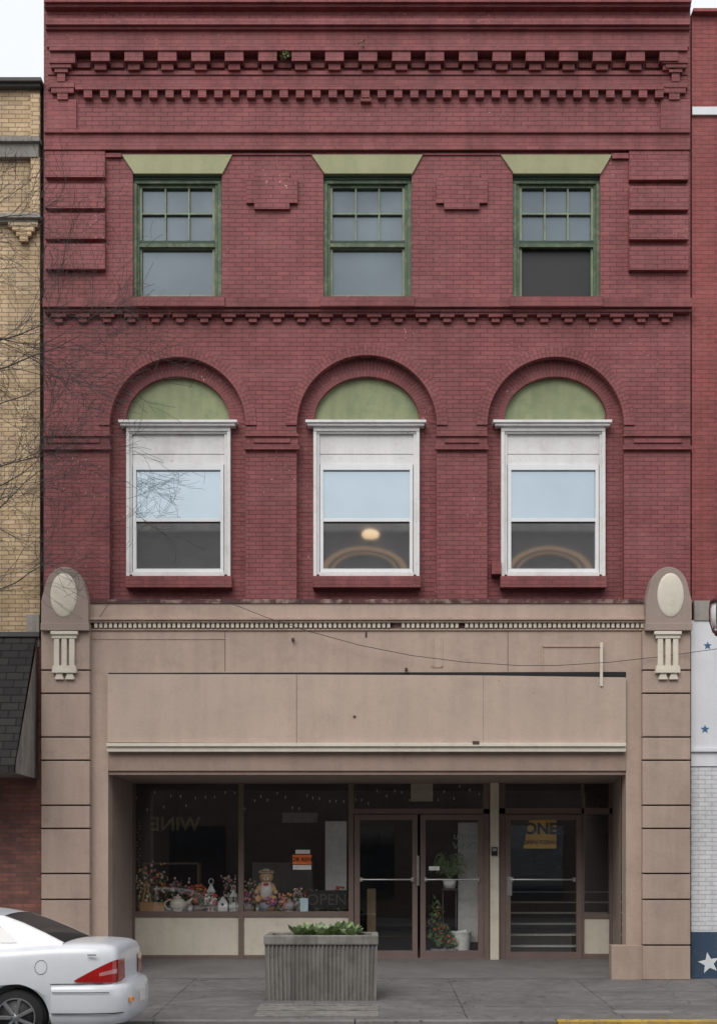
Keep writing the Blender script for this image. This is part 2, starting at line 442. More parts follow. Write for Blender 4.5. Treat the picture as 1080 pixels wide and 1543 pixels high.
for a,b in((441,963),(534,1080),(612,1008)): cd.box(a-2,a+2,b-1.5,b+1.5,-.14,-.055)
cd.box(712,722,1117,1122,-.205,-.1)
cd.setm(M_cream); cd.box(904,908,968,1034,-.155,-.12)
cd.done()

pl=Part('storefront_pilasters',M_pil,B,bevel=.008)
joints=[950,1010,1045,1111,1146,1214,1249,1317,1356,1425,1478]
for a,b in((62,135),(968,1040)):
    pl.setm(M_pil)
    for y0,y1 in zip(joints[:-1],joints[1:]):
        pl.box(a,b,y0+1.1,y1-1.1,-.18,.0)
    pl.setm(M_groove); pl.box(a+1.5,b-1.5,945,1478,-.13,.0)
pl.setm(M_pil); pl.box(921,969,1425,1478,-.13,.1,ref=-.13)
pl.done()
ov=Part('pilaster_medallions',M_jamb,B,bevel=.006)
for cx,a,b in((96,62,133),(1010,973,1042)):
    ov.setm(M_jamb)
    R=(b-a)/2*.98
    ov.poly([(a,949),(a,905)]+[(x,y) for x,y in arc((a+b)/2,889,R*.86,35,165,15,24)]+[(b,905),(b,949)],-.24,0)
    ov.box(a-1,b+1,939,950,-.26,0)
    ov.setm(M_cream); c=W(cx,897,-.24); ov.sphere(c,(.20,.035,.33),32,16)
    c0=cx+1 if cx<500 else cx-3
    ov.box(c0-21,c0+20,951,956,-.27,-.16); ov.box(c0-19,c0+18,956,962,-.245,-.16)
    for j in(-1,0,1): ov.box(c0+j*11.5-4.5,c0+j*11.5+3.5,962,1004,-.235,-.16)
    ov.box(c0-18,c0+17,1003,1007,-.235,-.16); ov.box(c0-19,c0+18,1007,1014,-.25,-.16)
    for j in(-1,1): ov.poly([(c0+j*8-4,1014),(c0+j*8+4,1014),(c0+j*8+7,1024),(c0+j*8-7,1024)],-.225,-.16)
ov.done()

YD=2.0
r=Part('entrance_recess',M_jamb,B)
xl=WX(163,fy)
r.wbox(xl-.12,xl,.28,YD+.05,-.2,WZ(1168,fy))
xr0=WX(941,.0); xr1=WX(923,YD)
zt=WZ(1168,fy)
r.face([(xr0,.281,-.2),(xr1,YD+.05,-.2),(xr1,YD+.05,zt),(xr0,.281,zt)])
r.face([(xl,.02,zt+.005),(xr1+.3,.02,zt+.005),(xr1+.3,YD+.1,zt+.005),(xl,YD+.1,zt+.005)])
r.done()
fl=paint('recess_floor_concrete',(.17,.165,.16),.8,.2,(.08,.075,.07),.5,0)
r=Part('entrance_floor',fl,B)
r.face([(xl-.05,0,.003),(xr0+.3,0,.003),(xr1+.3,YD,.165),(xl-.05,YD,.165)])
r.done()
F=Part('shopfront_frames',M_brown,B,bevel=.004)
def fb(p0,p1,q0,q1,d0=YD-.05,d1=YD+.06): F.box(p0,p1,q0,q1,d0,d1,ref=YD-.05)
fb(160,925,1160,1180)
fb(197,203,1180,1446); fb(359,367,1180,1446); fb(525,533,1180,1446)
fb(163,197,1160,1450,YD-.03,YD+.06)
fb(203,359,1374,1382); fb(367,525,1374,1382)
fb(203,359,1440,1446,YD-.04); fb(367,525,1440,1446,YD-.04)
fb(533,737,1219,1227)
fb(728,737,1180,1446)
def door(a,b,t0,b0,st=8):
    fb(a,a+st,t0,b0,YD-.07,YD-.01); fb(b-st,b,t0,b0,YD-.07,YD-.01); fb(a+st,b-st,t0,t0+8,YD-.07,YD-.01); fb(a+st,b-st,b0-12,b0,YD-.07,YD-.01)
door(534,629,1228,1445); door(633,728,1228,1445)
fb(752,761,1180,1447); fb(876,880,1180,1447); fb(752,925,1218,1227); fb(918,925,1180,1447)
door(761,876,1228,1447)
fb(880,918,1378,1384); fb(880,918,1438,1447)
F.setm(M_cream); fb(203,359,1382,1440,YD-.02,YD+.04); fb(367,525,1382,1440,YD-.02,YD+.04); fb(880,918,1384,1438,YD-.02,YD+.04)
fb(738,751,1172,1447,YD-.12,YD+.04)
F.setm(M_steel)
for a,b in((543,622),(640,721),(770,866)):
    za=W(a,1326,YD-.12); zb=W(b,1326,YD-.12); F.cyl(za,zb,.014,seg=10)
    F.box(a-1,a+3,1323,1329,YD-.13,YD-.05,ref=YD-.1); F.box(b-3,b+1,1323,1329,YD-.13,YD-.05,ref=YD-.1)
F.box(764,771,1322,1350,YD-.09,YD-.06,ref=YD-.07)
F.box(628,631,1290,1335,YD-.10,YD-.06,ref=YD-.07)
F.setm(M_black); F.box(740,749,1277,1290,YD-.16,YD-.12,ref=YD-.12); F.setm(M_steel); F.box(741.5,747.5,1279,1283,YD-.165,YD-.16,ref=YD-.12)
F.setm(M_brown); F.box(533,737,1444,1448,YD-.1,YD+.05,ref=YD-.05); F.box(752,925,1446,1449,YD-.1,YD+.05,ref=YD-.05)
F.done()
G=Part('shopfront_glass',M_glass,B)
def gp(a,b,c,d,y=YD+.0):
    A=W(a,c,y);C=W(b,d,y); G.face([(A.x,y,A.z),(C.x,y,A.z),(C.x,y,C.z),(A.x,y,C.z)])
gp(203,359,1180,1374);gp(367,525,1180,1374);gp(533,728,1180,1219);gp(542,621,1236,1434,YD-.04);gp(641,720,1236,1434,YD-.04)
gp(761,876,1180,1218);gp(880,918,1180,1378);gp(769,868,1236,1436,YD-.04)
G.done(recalc=False)
I=Part('shop_interior',M_int,B)
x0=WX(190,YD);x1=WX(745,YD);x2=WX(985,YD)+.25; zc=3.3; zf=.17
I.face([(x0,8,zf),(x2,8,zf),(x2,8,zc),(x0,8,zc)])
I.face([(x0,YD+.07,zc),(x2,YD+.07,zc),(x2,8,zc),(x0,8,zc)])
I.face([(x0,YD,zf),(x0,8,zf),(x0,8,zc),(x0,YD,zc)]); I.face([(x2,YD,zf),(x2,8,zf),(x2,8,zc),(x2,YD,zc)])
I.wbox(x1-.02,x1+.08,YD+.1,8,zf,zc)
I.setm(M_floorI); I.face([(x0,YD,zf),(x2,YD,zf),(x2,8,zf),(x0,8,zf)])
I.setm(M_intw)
I.box(490,522,1238,1372,2.45,2.48); I.box(690,722,1240,1420,2.40,2.43)
I.setm(plain('platform_cloth',(.24,.19,.16),.9)); I.box(203,524,1375,1386,YD+.08,3.0,ref=YD+.08)
I.setm(plain('shelf_wood',(.30,.20,.12),.6)); I.box(553,566,1340,1430,2.4,2.8)
for zz_ in (1300,1336,1370): I.box(215,300,zz_,zz_+3,2.8,3.1)
I.box(215,218,1300,1373,2.8,3.1); I.box(297,300,1300,1373,2.8,3.1)
I.setm(plain('cabinet_grey',(.24,.24,.245),.6)); I.box(380,470,1300,1374,3.0,3.4); I.box(425,478,1225,1240,2.8,2.82)
I.done()
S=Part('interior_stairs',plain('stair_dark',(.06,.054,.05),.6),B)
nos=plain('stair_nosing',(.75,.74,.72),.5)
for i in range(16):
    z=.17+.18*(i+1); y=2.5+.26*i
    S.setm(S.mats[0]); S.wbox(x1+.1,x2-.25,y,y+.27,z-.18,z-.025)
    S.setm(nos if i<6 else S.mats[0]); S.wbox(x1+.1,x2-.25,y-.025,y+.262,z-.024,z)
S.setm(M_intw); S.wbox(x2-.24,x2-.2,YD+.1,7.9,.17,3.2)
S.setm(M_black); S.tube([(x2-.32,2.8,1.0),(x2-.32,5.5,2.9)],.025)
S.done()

# ============================================================ window contents
def sign(name,px0,px1,py0,py1,y,mat):
    e=empty(name,W((px0+px1)/2,(py0+py1)/2,y))
    p=Part('board',mat,e); p.box(px0,px1,py0,py1,y,y+.01); p.done(); return e
orange=plain('orange_ink',(.95,.20,.04),.5); wh=plain('white_card',(.82,.82,.79),.5); gold=plain('gold_ink',(.16,.125,.045),.5); yel=plain('yellow_board',(.85,.50,.05),.5)
e=sign('for_rent_sign',439,471,1287,1312,YD-.02,M_black)
p=Part('orange_band',orange,e); p.box(440.5,469.5,1288.5,1303,YD-.024,YD-.021); p.setm(wh); p.box(441,469,1304,1311,YD-.024,YD-.021); p.box(445,467,1281,1287,YD-.02,YD-.01); p.done()
text('FOR RENT','lettering',W(455,1296,YD-.028),.095,M_black,e,off=.0015)
e=sign('open_sign',461,523,1342,1372,YD+.12,M_black)
text('OPEN','lettering',W(492,1357,YD+.10),.26,plain('grey_ink',(.09,.09,.088),.6),e)
e=empty('wine_window_lettering',W(262,1243,YD+.02)); text('WINE','lettering',W(264,1243,YD+.02),.32,gold,e,rotz=math.pi,off=.006)
e=sign('yellow_banner',770,838,1236,1279,YD+.06,yel)
p=Part('black_field',M_black,e); p.poly([(770,1236),(797,1236),(788,1279),(770,1279)],YD+.05,YD+.058); p.done()
text('ONE','lettering',W(814,1250,YD+.045),.26,M_black,e,off=.008); text('OPEN TODAY','lettering_small',W(814,1270,YD+.045),.09,M_black,e)
e=empty('door_lettering',W(700,1260,YD-.03)); text('uman\nVING','lettering',W(700,1268,YD-.03),.17,plain('teal_ink',(.20,.30,.31),.5),e)
e=sign('business_card',452,464,1354,1375,YD-.02,plain('card_blue',(.45,.6,.65),.5))
e=sign('paper_notice',619,652,1181,1208,YD+.1,plain('notice_paper',(.50,.42,.32),.6))
e=sign('door_sticker',646,662,1306,1312,YD-.05,wh)
zs=WZ(1375,YD)+.0
red=plain('flower_red',(.68,.08,.08),.6); pink=plain('flower_pink',(.72,.36,.42),.6); orng=plain('flower_orange',(.80,.34,.09),.6); purp=plain('flower_purple',(.40,.18,.48),.6)
lf=leafm('display_leaves',(.13,.22,.08)); tan=plain('plush_tan',(.70,.44,.24),.9); crm=plain('ceramic_cream',(.82,.77,.68),.3)
def flowers(px,w_,h_,cols,y=2.35):
    c=W(px,1375,y); c.z=zs
    p=Part('flower_arrangement',lf)
    p.setm(plain('pot',(.32,.17,.10),.6)); p.cyl((c.x,y,zs),(c.x,y,zs+.10),.06,.085,14)
    p.setm(lf); p.leaves((c.x,y,zs+.08+h_*.45),(w_,.10,h_*.5),110,.06)
    for i in range(46):
        p.setm(random.choice(cols)); q=(c.x+random.uniform(-w_,w_),y-.07+random.uniform(-.05,.04),zs+.1+random.uniform(.1,1)*h_)
        p.sphere(q,random.uniform(.012,.028),6,4)
    p.done(recalc=False)
flowers(218,.14,.66,[orng,tan,crm],2.2); flowers(240,.15,.76,[orng,red,crm],2.32); flowers(272,.17,.46,[pink,crm,red],2.4); flowers(300,.13,.36,[orng,red],2.25)
flowers(376,.10,.20,[red,pink,purp],2.18); flowers(408,.12,.14,[pink,purp,red],2.16); flowers(345,.13,.50,[pink,crm],2.4); flowers(468,.10,.26,[crm,red],2.32)
flowers(430,.1,.20,[orng,pink],2.18); flowers(318,.1,.20,[red,crm],2.16); flowers(449,.09,.30,[crm,pink],2.3); flowers(378,.10,.46,[crm,tan],2.4); flowers(512,.08,.34,[crm,red],2.3)
p=Part('wooden_planter_box',plain('warm_wood',(.55,.29,.10),.6)); c=W(228,1375,2.12)
p.wbox(c.x-.18,c.x+.22,2.08,2.18,zs,zs+.16)
p.cyl((c.x-.18,2.12,zs),(c.x-.08,2.13,zs+.52),.014); p.cyl((c.x+.02,2.12,zs),(c.x-.08,2.13,zs+.52),.014); p.done()
def teapot(px,y,sc,mat):
    c=W(px,1375,y); x=c.x
    p=Part('teapot',mat)
    p.sphere((x,y,zs+.09*sc),(.10*sc,.08*sc,.085*sc),18,12); p.sphere((x,y,zs+.18*sc),(.045*sc,.045*sc,.02*sc)); p.sphere((x,y,zs+.205*sc),.015*sc)
    p.cyl((x+.08*sc,y,zs+.07*sc),(x+.18*sc,y,zs+.17*sc),.025*sc,.012*sc)
    pts=[(x-.09*sc-.07*sc*math.sin(math.radians(a)),y,zs+.09*sc+.06*sc*math.cos(math.radians(a))) for a in range(0,181,20)]
    p.tube(pts,.010*sc); p.cyl((x,y,zs-.0),(x,y,zs+.02),.06*sc); p.done()
teapot(268,2.13,1.35,crm); teapot(435,2.14,1.1,plain('ceramic_grey',(.45,.44,.42),.3)); teapot(506,2.30,1.3,plain('ceramic_dark',(.06,.06,.065),.3))
def lantern(px,y,h,mat):
    c=W(px,1375,y); x=c.x; p=Part('lantern',mat)
    p.cyl((x,y,zs),(x,y,zs+.02),.07,seg=6)
    for k in range(6):
        a=k*math.pi/3; p.cyl((x+.06*math.cos(a),y+.06*math.sin(a),zs),(x+.06*math.cos(a),y+.06*math.sin(a),zs+h*.6),.008,seg=5)
    p.cyl((x,y,zs+h*.6),(x,y,zs+h*.85),.085,.01,6)
    p.tube([(x+.04*math.cos(a/4),y,zs+h*.85+.04+.05*math.sin(a/4)) for a in range(0,26,3)],.006)
    p.setm(crm); p.cyl((x,y,zs+.02),(x,y,zs+.16),.03); p.done()
lantern(318,2.15,.55,M_alum); lantern(352,2.15,.42,M_alum); lantern(392,2.36,.40,M_alum)
c=W(336,1375,2.2); p=Part('white_birdhouse',wh,None,.003)
p.poly([(c.x-.08,zs),(c.x+.08,zs),(c.x+.08,zs+.16),(c.x,zs+.26),(c.x-.08,zs+.16)],2.14,2.26,world=True); p.setm(M_black); p.cyl((c.x,2.135,zs+.12),(c.x,2.15,zs+.12),.025); p.done()
c=W(402,1375,2.3); x=c.x;y=2.22; p=Part('teddy_bear',tan)
Z0=zs+.16
p.setm(plain('pot_blue',(.30,.32,.38),.5)); p.cyl((x,y,zs),(x,y,Z0),.12,.14,18)
p.setm(wh); p.sphere((x,y,Z0+.20),(.135,.10,.17)); p.setm(tan)
p.sphere((x,y-.01,Z0+.42),(.115,.10,.105),20,14); p.setm(crm); p.sphere((x,y-.10,Z0+.39),(.045,.035,.035)); p.setm(M_black); p.sphere((x,y-.135,Z0+.405),.013)
for s_ in(-1,1):
    p.setm(M_black); p.sphere((x+s_*.038,y-.095,Z0+.44),.010)
    p.setm(tan); p.sphere((x+s_*.09,y,Z0+.50),(.04,.022,.04))
    p.cyl((x+s_*.09,y-.02,Z0+.29),(x+s_*.16,y-.09,Z0+.17),.045,.035); p.sphere((x+s_*.16,y-.09,Z0+.17),.04)
    p.cyl((x+s_*.07,y-.02,Z0+.06),(x+s_*.13,y-.12,Z0+.05),.055,.045); p.sphere((x+s_*.13,y-.125,Z0+.06),(.05,.03,.06))
p.setm(crm); p.cyl((x,y,Z0+.495),(x,y,Z0+.505),.14,.13,20); p.sphere((x,y,Z0+.51),(.08,.08,.055)); p.setm(red); p.cyl((x,y,Z0+.504),(x,y,Z0+.522),.084,.083,20)
p.sphere((x,y-.1,Z0+.30),(.05,.02,.025)); p.done()
for k,(px,mt) in enumerate(((478,M_black),(486,M_black),(286,crm),(388,wh),(447,crm),(212,tan),(326,crm),(416,crm),(457,wh),(494,crm))):
    c=W(px,1375,2.25); p=Part('ceramic_vase',mt); p.cyl((c.x,2.25,zs),(c.x,2.25,zs+.08),.035,.06,14); p.cyl((c.x,2.25,zs+.08),(c.x,2.25,zs+.15),.06,.025,14); p.cyl((c.x,2.25,zs+.15),(c.x,2.25,zs+.18),.025,.04,14); p.done()
p=Part('string_lights',plain('bulb_white',(.85,.83,.75),.4))
for rng in((206,357,1200),(369,523,1200),(536,727,1190)):
    a,b,yy=rng; k=a
    while k<b:
        yo=yy+random.uniform(-8,20); c=W(k,yo,2.12); p.cyl(c,(c.x,c.y,c.z-.045),.010,.004,6); k+=random.uniform(8,16)
for k in range(26):
    c=W(529+random.uniform(-4,2),1240+k*7.5,2.15); p.sphere(c,.010,6,4)
    c=W(208+random.uniform(-3,3),1240+k*5,2.15) ; p.sphere(c,.009,6,4)
p.done()
c=W(676,1430,2.4)
p=Part('spider_plant',lf); zz=WZ(1325,2.2)
for i in range(80):
    a=random.uniform(0,6.28); L=random.uniform(.15,.34); h=random.uniform(.08,.38)
    prev=Vector((c.x,2.2,zz))
    d=Vector((math.cos(a),math.sin(a)*.3,0)); side=d.cross(Vector((0,0,1)))*.018
    for j in range(1,5):
        tt=j/4; q=Vector((c.x,2.2,zz))+d*L*tt+Vector((0,0,h*math.sin(tt*2.6)*1.2))
        sd=Vector((0,0,.016)) if abs(d.x)>.5 else side
        p.face([prev-sd,prev+sd,q+sd*(1-tt*.8),q-sd*(1-tt*.8)]); prev=q
p.setm(wh); p.cyl((c.x,2.2,zz-.16),(c.x,2.2,zz),.09,.12,18)
p.setm(plain('stand_dark',(.10,.08,.08),.5)); p.wbox(c.x-.13,c.x+.13,2.1,2.3,zz-.19,zz-.16)
for sx in(-.11,.11): p.cyl((c.x+sx,2.2,.17),(c.x+sx,2.2,zz-.17),.012)
p.done(recalc=False)
c=W(694,1434,2.25); p=Part('trash_can',wh)
zb=.18; p.cyl((c.x,2.22,zb),(c.x,2.22,zb+.42),.13,.175,24,caps=False); p.cyl((c.x,2.22,zb),(c.x,2.22,zb+.01),.13,.13,24); p.cyl((c.x,2.22,zb+.40),(c.x,2.22,zb+.43),.185,.185,24,caps=False)
p.face([(c.x-.15,2.17,zb+.42),(c.x+.1,2.12,zb+.46),(c.x+.17,2.27,zb+.35),(c.x+.02,2.04,zb+.28)]); p.done(recalc=False)
for px,hh in((656,.8),(668,.4),(682,.25)):
    c=W(px,1434,2.13); p=Part('potted_plant',lf); p.leaves((c.x,2.13,.3+hh*.6),(.12,.08,hh*.5),150,.08); p.setm(plain('pot_grey',(.2,.2,.2),.5)); p.cyl((c.x,2.13,.17),(c.x,2.13,.32),.07,.1,16)
    p.setm(red)
    for i in range(8): p.sphere((c.x+random.uniform(-.1,.1),2.05,.3+random.uniform(.1,hh)),.016,6,4)
    p.done(recalc=False)

# ============================================================ LEFT BUILDING
L=empty('yellow_brick_building')
lx=WX(60,.05)
p=Part('brick_wall',M_yel,L); p.wbox(-16,lx,.05,12,WZ(956,.05),WZ(128,.05)); p.done()
p=Part('lower_brick_wall',M_old,L); p.wbox(-16,lx+.02,.04,12,-.1,WZ(956,.05)); p.done()
p=Part('stone_trim',M_stone,L,.008)
p.box(-800,60,205,212,-.10,.05); p.box(-800,58,212,236,-.04,.05); p.box(-800,60,320,327,-.10,.05); p.box(-800,57,327,334,-.04,.05)
p.setm(M_yel)
for a,b,c_,d_ in((12,57,334,341),(18,52,341,348),(24,47,348,355),(29,42,355,363)): p.box(a,b,c_,d_,-.05+(c_-334)*.001,.05)
for i in range(12): p.box(-800+i*60,-770+i*60,334,350,-.03,.05)
p.box(46,60,140,205,-.02,.05); p.box(46,60,236,320,-.02,.05)
p.setm(M_coping); p.box(-800,62,115,121,-.12,.3); p.box(-800,60,121,129,-.06,.3)
p.setm(M_dark); p.wbox(lx,WX(66),.12,3,-.1,WZ(120)); p.setm(M_stone); p.wbox(lx-.2,lx,.02,.05,5.0,5.5)
p.done()
p=Part('window_frames',M_white,L,.004)
for cx in(-8,-12):
    for z0,z1 in((6.2,8.8),(10,12)):
        p.setm(M_white); p.wbox(cx-.8,cx+.8,.0,.06,z0,z1); p.setm(M_glB); p.wbox(cx-.7,cx+.7,-.01,.02,z0+.1,(z0+z1)/2-.04); p.wbox(cx-.7,cx+.7,-.01,.02,(z0+z1)/2+.04,z1-.1)
p.done()
sh=NT('asphalt_shingle')
_sp=sh.n('ShaderNodeSeparateXYZ'); sh.l(sh.pos,_sp.inputs[0]); _c=sh.n('ShaderNodeCombineXYZ'); sh.l(_sp.outputs[0],_c.inputs[0]); sh.l(_sp.outputs[2],_c.inputs[1])
_b=sh.n('ShaderNodeTexBrick'); _b.inputs['Scale'].default_value=1; _b.inputs['Brick Width'].default_value=.26; _b.inputs['Row Height'].default_value=.12; _b.inputs['Mortar Size'].default_value=.010
_b.inputs['Color1'].default_value=(.034,.031,.030,1); _b.inputs['Color2'].default_value=(.018,.017,.017,1); _b.inputs['Mortar'].default_value=(.006,.006,.006,1)
sh.l(_c.outputs[0],_b.inputs['Vector']); sh.l(_b.outputs[0],sh.b.inputs['Base Color']); sh.b.inputs['Roughness'].default_value=.95
sh.l(sh.bump(sh.math('SUBTRACT',1,_b.outputs['Fac']),.8,.02,sh.bump(sh.noise(80,2),.5,.006)),sh.b.inputs['Normal']); sh=sh.m
wd=paint('weathered_boards',(.32,.29,.265),.85,.3,(.12,.105,.09),.6,.65,scale=1.6)
p=Part('shingled_awning',sh,L)
ax=WX(54,0)
zt_=WZ(958,0); zb_=3.02
p.face([(-12,-.0,zt_),(ax,-.0,zt_),(ax,-1.2,zb_+.1),(-12,-1.2,zb_+.1)])
p.face([(-12,-1.2,zb_+.1),(ax,-1.2,zb_+.1),(ax,-1.2,zb_),(-12,-1.2,zb_)])
p.setm(wd); p.face([(ax+.02,.04,zt_),(ax+.02,-1.22,zb_+.1),(ax+.02,-1.22,zb_-.01),(ax+.02,.04,zb_-.01)])
p.face([(-12,.04,zb_+.01),(ax-.02,.04,zb_+.01),(ax-.02,-1.18,zb_+.01),(-12,-1.18,zb_+.01)])
p.setm(M_coping); p.wbox(-12,ax+.06,-.05,.04,zt_-.02,zt_+.05)
p.done(recalc=False)

# ============================================================ RIGHT BUILDING
R_=empty('red_brick_building')
rx=WX(1042,.04)
p=Part('brick_wall',M_nb,R_); p.wbox(rx,16,.04,12,WZ(908),WZ(20)); p.done()
p=Part('trim',M_nb,R_,.006); p.wbox(rx,16,-.06,.3,WZ(20),WZ(15)); p.setm(M_wp); p.box(1043,2400,160,172,.0,.04)
p.setm(M_stone); p.box(1046,2400,905,935,-.05,.04)
p.setm(M_wp); p.box(1041,2400,935,1128,-.03,.3); p.box(1041,2400,1128,1133,-.06,.3); p.box(1041,2400,1133,1155,-.02,.3)
p.setm(M_wb); p.box(1041,2400,1155,1405,.0,.3)
p.setm(M_navy); p.box(1041,2400,1405,1480,-.03,.3)
def star(px,py,r_,y,mat,rot=0):
    p.setm(mat); pts=[]
    for k in range(10):
        a=math.radians(90+36*k+rot); rr=r_ if k%2==0 else r_*.42
        pts.append((px+rr*math.cos(a),py-rr*math.sin(a)))
    p.poly(pts,y-.006,y)
star(1066,973,6.5,-.03,M_blue); star(1062,1099,7,-.03,M_blue); star(1068,1452,17,-.03,M_wp,10); star(1120,1040,8,-.03,M_blue)
p.done()
p=Part('window_frames',M_white,R_,.004)
for cx in(7.5,11):
    for z0,z1 in((6.4,8.8),(10.2,12)):
        p.setm(M_white); p.wbox(cx-.7,cx+.7,-.02,.06,z0,z1); p.setm(M_glB); p.wbox(cx-.6,cx+.6,-.03,.02,z0+.1,z1-.1)
p.done()

# ============================================================ OPPOSITE BUILDING (behind the camera; reflected)
O=empty('opposite_brick_building')
p=Part('walls',M_opp,O); p.wbox(-22,24,-38,-24,-.3,13.0); p.setm(M_stone); p.wbox(-22,24,-24,-23.7,12.85,13.15)
stn=plain('tan_stone',(.80,.50,.24),.7)
p.setm(stn)
for cx in(-12.2,-.05,6.1,12.2):
    for rr,wt in((1.45,.20),(1.12,.08)):
        pts=[(cx+rr*math.cos(math.radians(a)),11.5+rr*.6*math.sin(math.radians(a))) for a in range(0,181,9)]+[(cx+(rr-wt)*math.cos(math.radians(a)),11.5+(rr-wt)*.6*math.sin(math.radians(a))) for a in range(180,-1,-9)]
        p.poly(pts,-23.8,-24.01,world=True)
    p.wbox(cx-1.5,cx+1.5,-24.0,-23.85,11.38,11.5)
p.setm(M_glO)
for cx in(-12.2,-6.1,0,6.1,12.2):
    for z0,z1 in((.6,3.2),(5,7.4),(8.6,10.8)): p.wbox(cx-1.0,cx+1.0,-24.0,-23.96,z0,z1)
p.done()
em=NT('lamp_glow'); em.b.inputs['Emission Color'].default_value=(1,.70,.40,1); em.b.inputs['Emission Strength'].default_value=1.8; em.b.inputs['Base Color'].default_value=(.8,.7,.5,1)
p=Part('added_reflection_lamp',em.m,O); p.sphere((.16,-23.6,12.70),(.28,.2,.15)); p.setm(M_black); p.cyl((.16,-24,12.5),(.16,-23.6,12.55),.04); p.done()  # unseen lamp added here so its reflection gives the middle pane a warm glow

# ============================================================ GROUND
asph=NT('asphalt')
c=asph.mix(asph.ramp(asph.noise(1.2,5),.3,.7),(.045,.045,.047),(.065,.064,.062)); c=asph.mix(asph.ramp(asph.noise(60,3),.4,.7,0,.5),c,(.09,.09,.088))
asph.l(c,asph.b.inputs['Base Color']); asph.b.inputs['Roughness'].default_value=.85; asph.l(asph.bump(asph.noise(90,4),.5,.006),asph.b.inputs['Normal'])
def conc_mat(name,c1,c2,w_=1.5,h_=1.4,ofs=(0,0,0)):
    t=NT(name); b=t.n('ShaderNodeTexBrick'); b.offset=0; b.inputs['Scale'].default_value=1
    b.inputs['Brick Width'].default_value=w_; b.inputs['Row Height'].default_value=h_; b.inputs['Mortar Size'].default_value=.010; b.inputs['Mortar Smooth'].default_value=.2
    b.inputs['Color1'].default_value=(*c1,1); b.inputs['Color2'].default_value=(*c2,1); b.inputs['Mortar'].default_value=(.035,.035,.033,1)
    t.l(t.mapv((1,1,1),ofs),b.inputs['Vector'])
    c=b.outputs['Color']
    c=t.mix(t.ramp(t.noise(1.0,5,rough=.65),.42,.68,0,.75),c,tuple(x*.5 for x in c1))
    c=t.mix(t.ramp(t.noise(4,5,rough=.7),.46,.7,0,.6),c,tuple(x*1.45 for x in c1))
    c=t.mix(t.ramp(t.noise(12,4),.60,.68,0,.6),c,tuple(x*.4 for x in c1))
    c=t.mix(t.ramp(t.noise(30,2),.69,.71,0,.7),c,tuple(x*1.9 for x in c1))
    vo_=t.n('ShaderNodeTexVoronoi'); vo_.feature='DISTANCE_TO_EDGE'; vo_.inputs['Scale'].default_value=.35
    nv=t.n('ShaderNodeTexNoise'); nv.inputs['Scale'].default_value=2.5; nv.inputs['Detail'].default_value=4; t.l(t.pos,nv.inputs['Vector'])
    va=t.n('ShaderNodeVectorMath',operation='MULTIPLY_ADD'); t.l(nv.outputs['Color'],va.inputs[0]); va.inputs[1].default_value=(.6,.6,.6); t.l(t.pos,va.inputs[2]); t.l(va.outputs[0],vo_.inputs['Vector'])
    c=t.mix(t.ramp(vo_.outputs['Distance'],.0012,.004,.7,0),c,(.03,.03,.028))
    t.l(c,t.b.inputs['Base Color']); t.l(t.ramp(t.noise(2,4),.3,.7,.55,.9),t.b.inputs['Roughness'])
    n1=t.bump(t.math('SUBTRACT',1,b.outputs['Fac']),.6,.01); t.l(t.bump(t.noise(70,4),.3,.004,n1),t.b.inputs['Normal'])
    return t.m
CONC=conc_mat('sidewalk_concrete',(.165,.158,.155),(.135,.130,.128),1.9,1.45,(.55,.1,0))
KERB=paint('kerb_concrete',(.22,.21,.20),.85,.25,(.09,.085,.08),.6,0,bump=.5)
p=Part('ground',paint('dirt_ground',(.10,.09,.07),.95,.2)); p.face([(-400,-400,-.33),(400,-400,-.33),(400,400,-.33),(-400,400,-.33)]); p.done()
KY=-4.25; KZ=-.153
p=Part('sidewalk',CONC)
for x_0 in range(-60,60,4):
    p.face([(x_0,.06,.002),(x_0+4,.06,.002),(x_0+4,KY+.16,KZ),(x_0,KY+.16,KZ)])
p.face([(-60,-24,-.12),(60,-24,-.12),(60,-18.2,-.15),(-60,-18.2,-.15)])
p.done()
yelp=paint('yellow_kerb_paint',(.52,.35,.06),.7,.3,(.2,.18,.14),.9,0,scale=3,chips=.9,chipcol=(.2,.19,.17))
p=Part('curb',KERB,None,.015)
xk=-60
while xk<60:
    p.setm(yelp if xk>=2.2 and xk<9 else KERB)
    p.wbox(xk+.004,xk+2.396,KY,KY+.16,-.33,KZ+.002); xk+=2.4
p.setm(KERB); p.wbox(-60,60,-18.2,-18.05,-.33,-.148)
p.done()
p=Part('road',asph.m)
ys=[KY,-6,-8.5,-11.2,-14,-16,-18.05]; zs_=[-.275,-.215,-.16,-.14,-.16,-.215,-.27]
for a in range(len(ys)-1):
    p.face([(-60,ys[a],zs_[a]),(60,ys[a],zs_[a]),(60,ys[a+1],zs_[a+1]),(-60,ys[a+1],zs_[a+1])])
p.done()
p=Part('road_marking',paint('road_yellow',(.55,.38,.05),.7,.2,(.1,.1,.1),.6,0))
for o_ in(-.12,.12): p.face([(-60,-11.15+o_,-.134),(60,-11.15+o_,-.134),(60,-11.25+o_,-.134),(-60,-11.25+o_,-.134)])
p.done()
p=Part('gutter_debris',leafm('dead_leaves',(.20,.14,.08)))
for i in range(300):
    x=random.uniform(-5,5); y=random.choice([random.uniform(-.35,-.2),random.uniform(KY-.1,KY+.2),random.uniform(-4,-.3)])
    z=.004+(y/4.1)*.155+.006 if y>KY else KZ+.01
    a=random.uniform(0,6.28); s_=random.uniform(.008,.025)
    p.face([(x+s_*math.cos(a+k),y+s_*math.sin(a+k),z+random.uniform(0,.006)) for k in (0,1.5,3.1,4.5)])
p.done(recalc=False)
p=Part('utility_cover',plain('cast_iron',(.22,.215,.205),.6)); p.wbox(3.2,3.9,-3.75,-3.4,-.14,-.118); p.done()

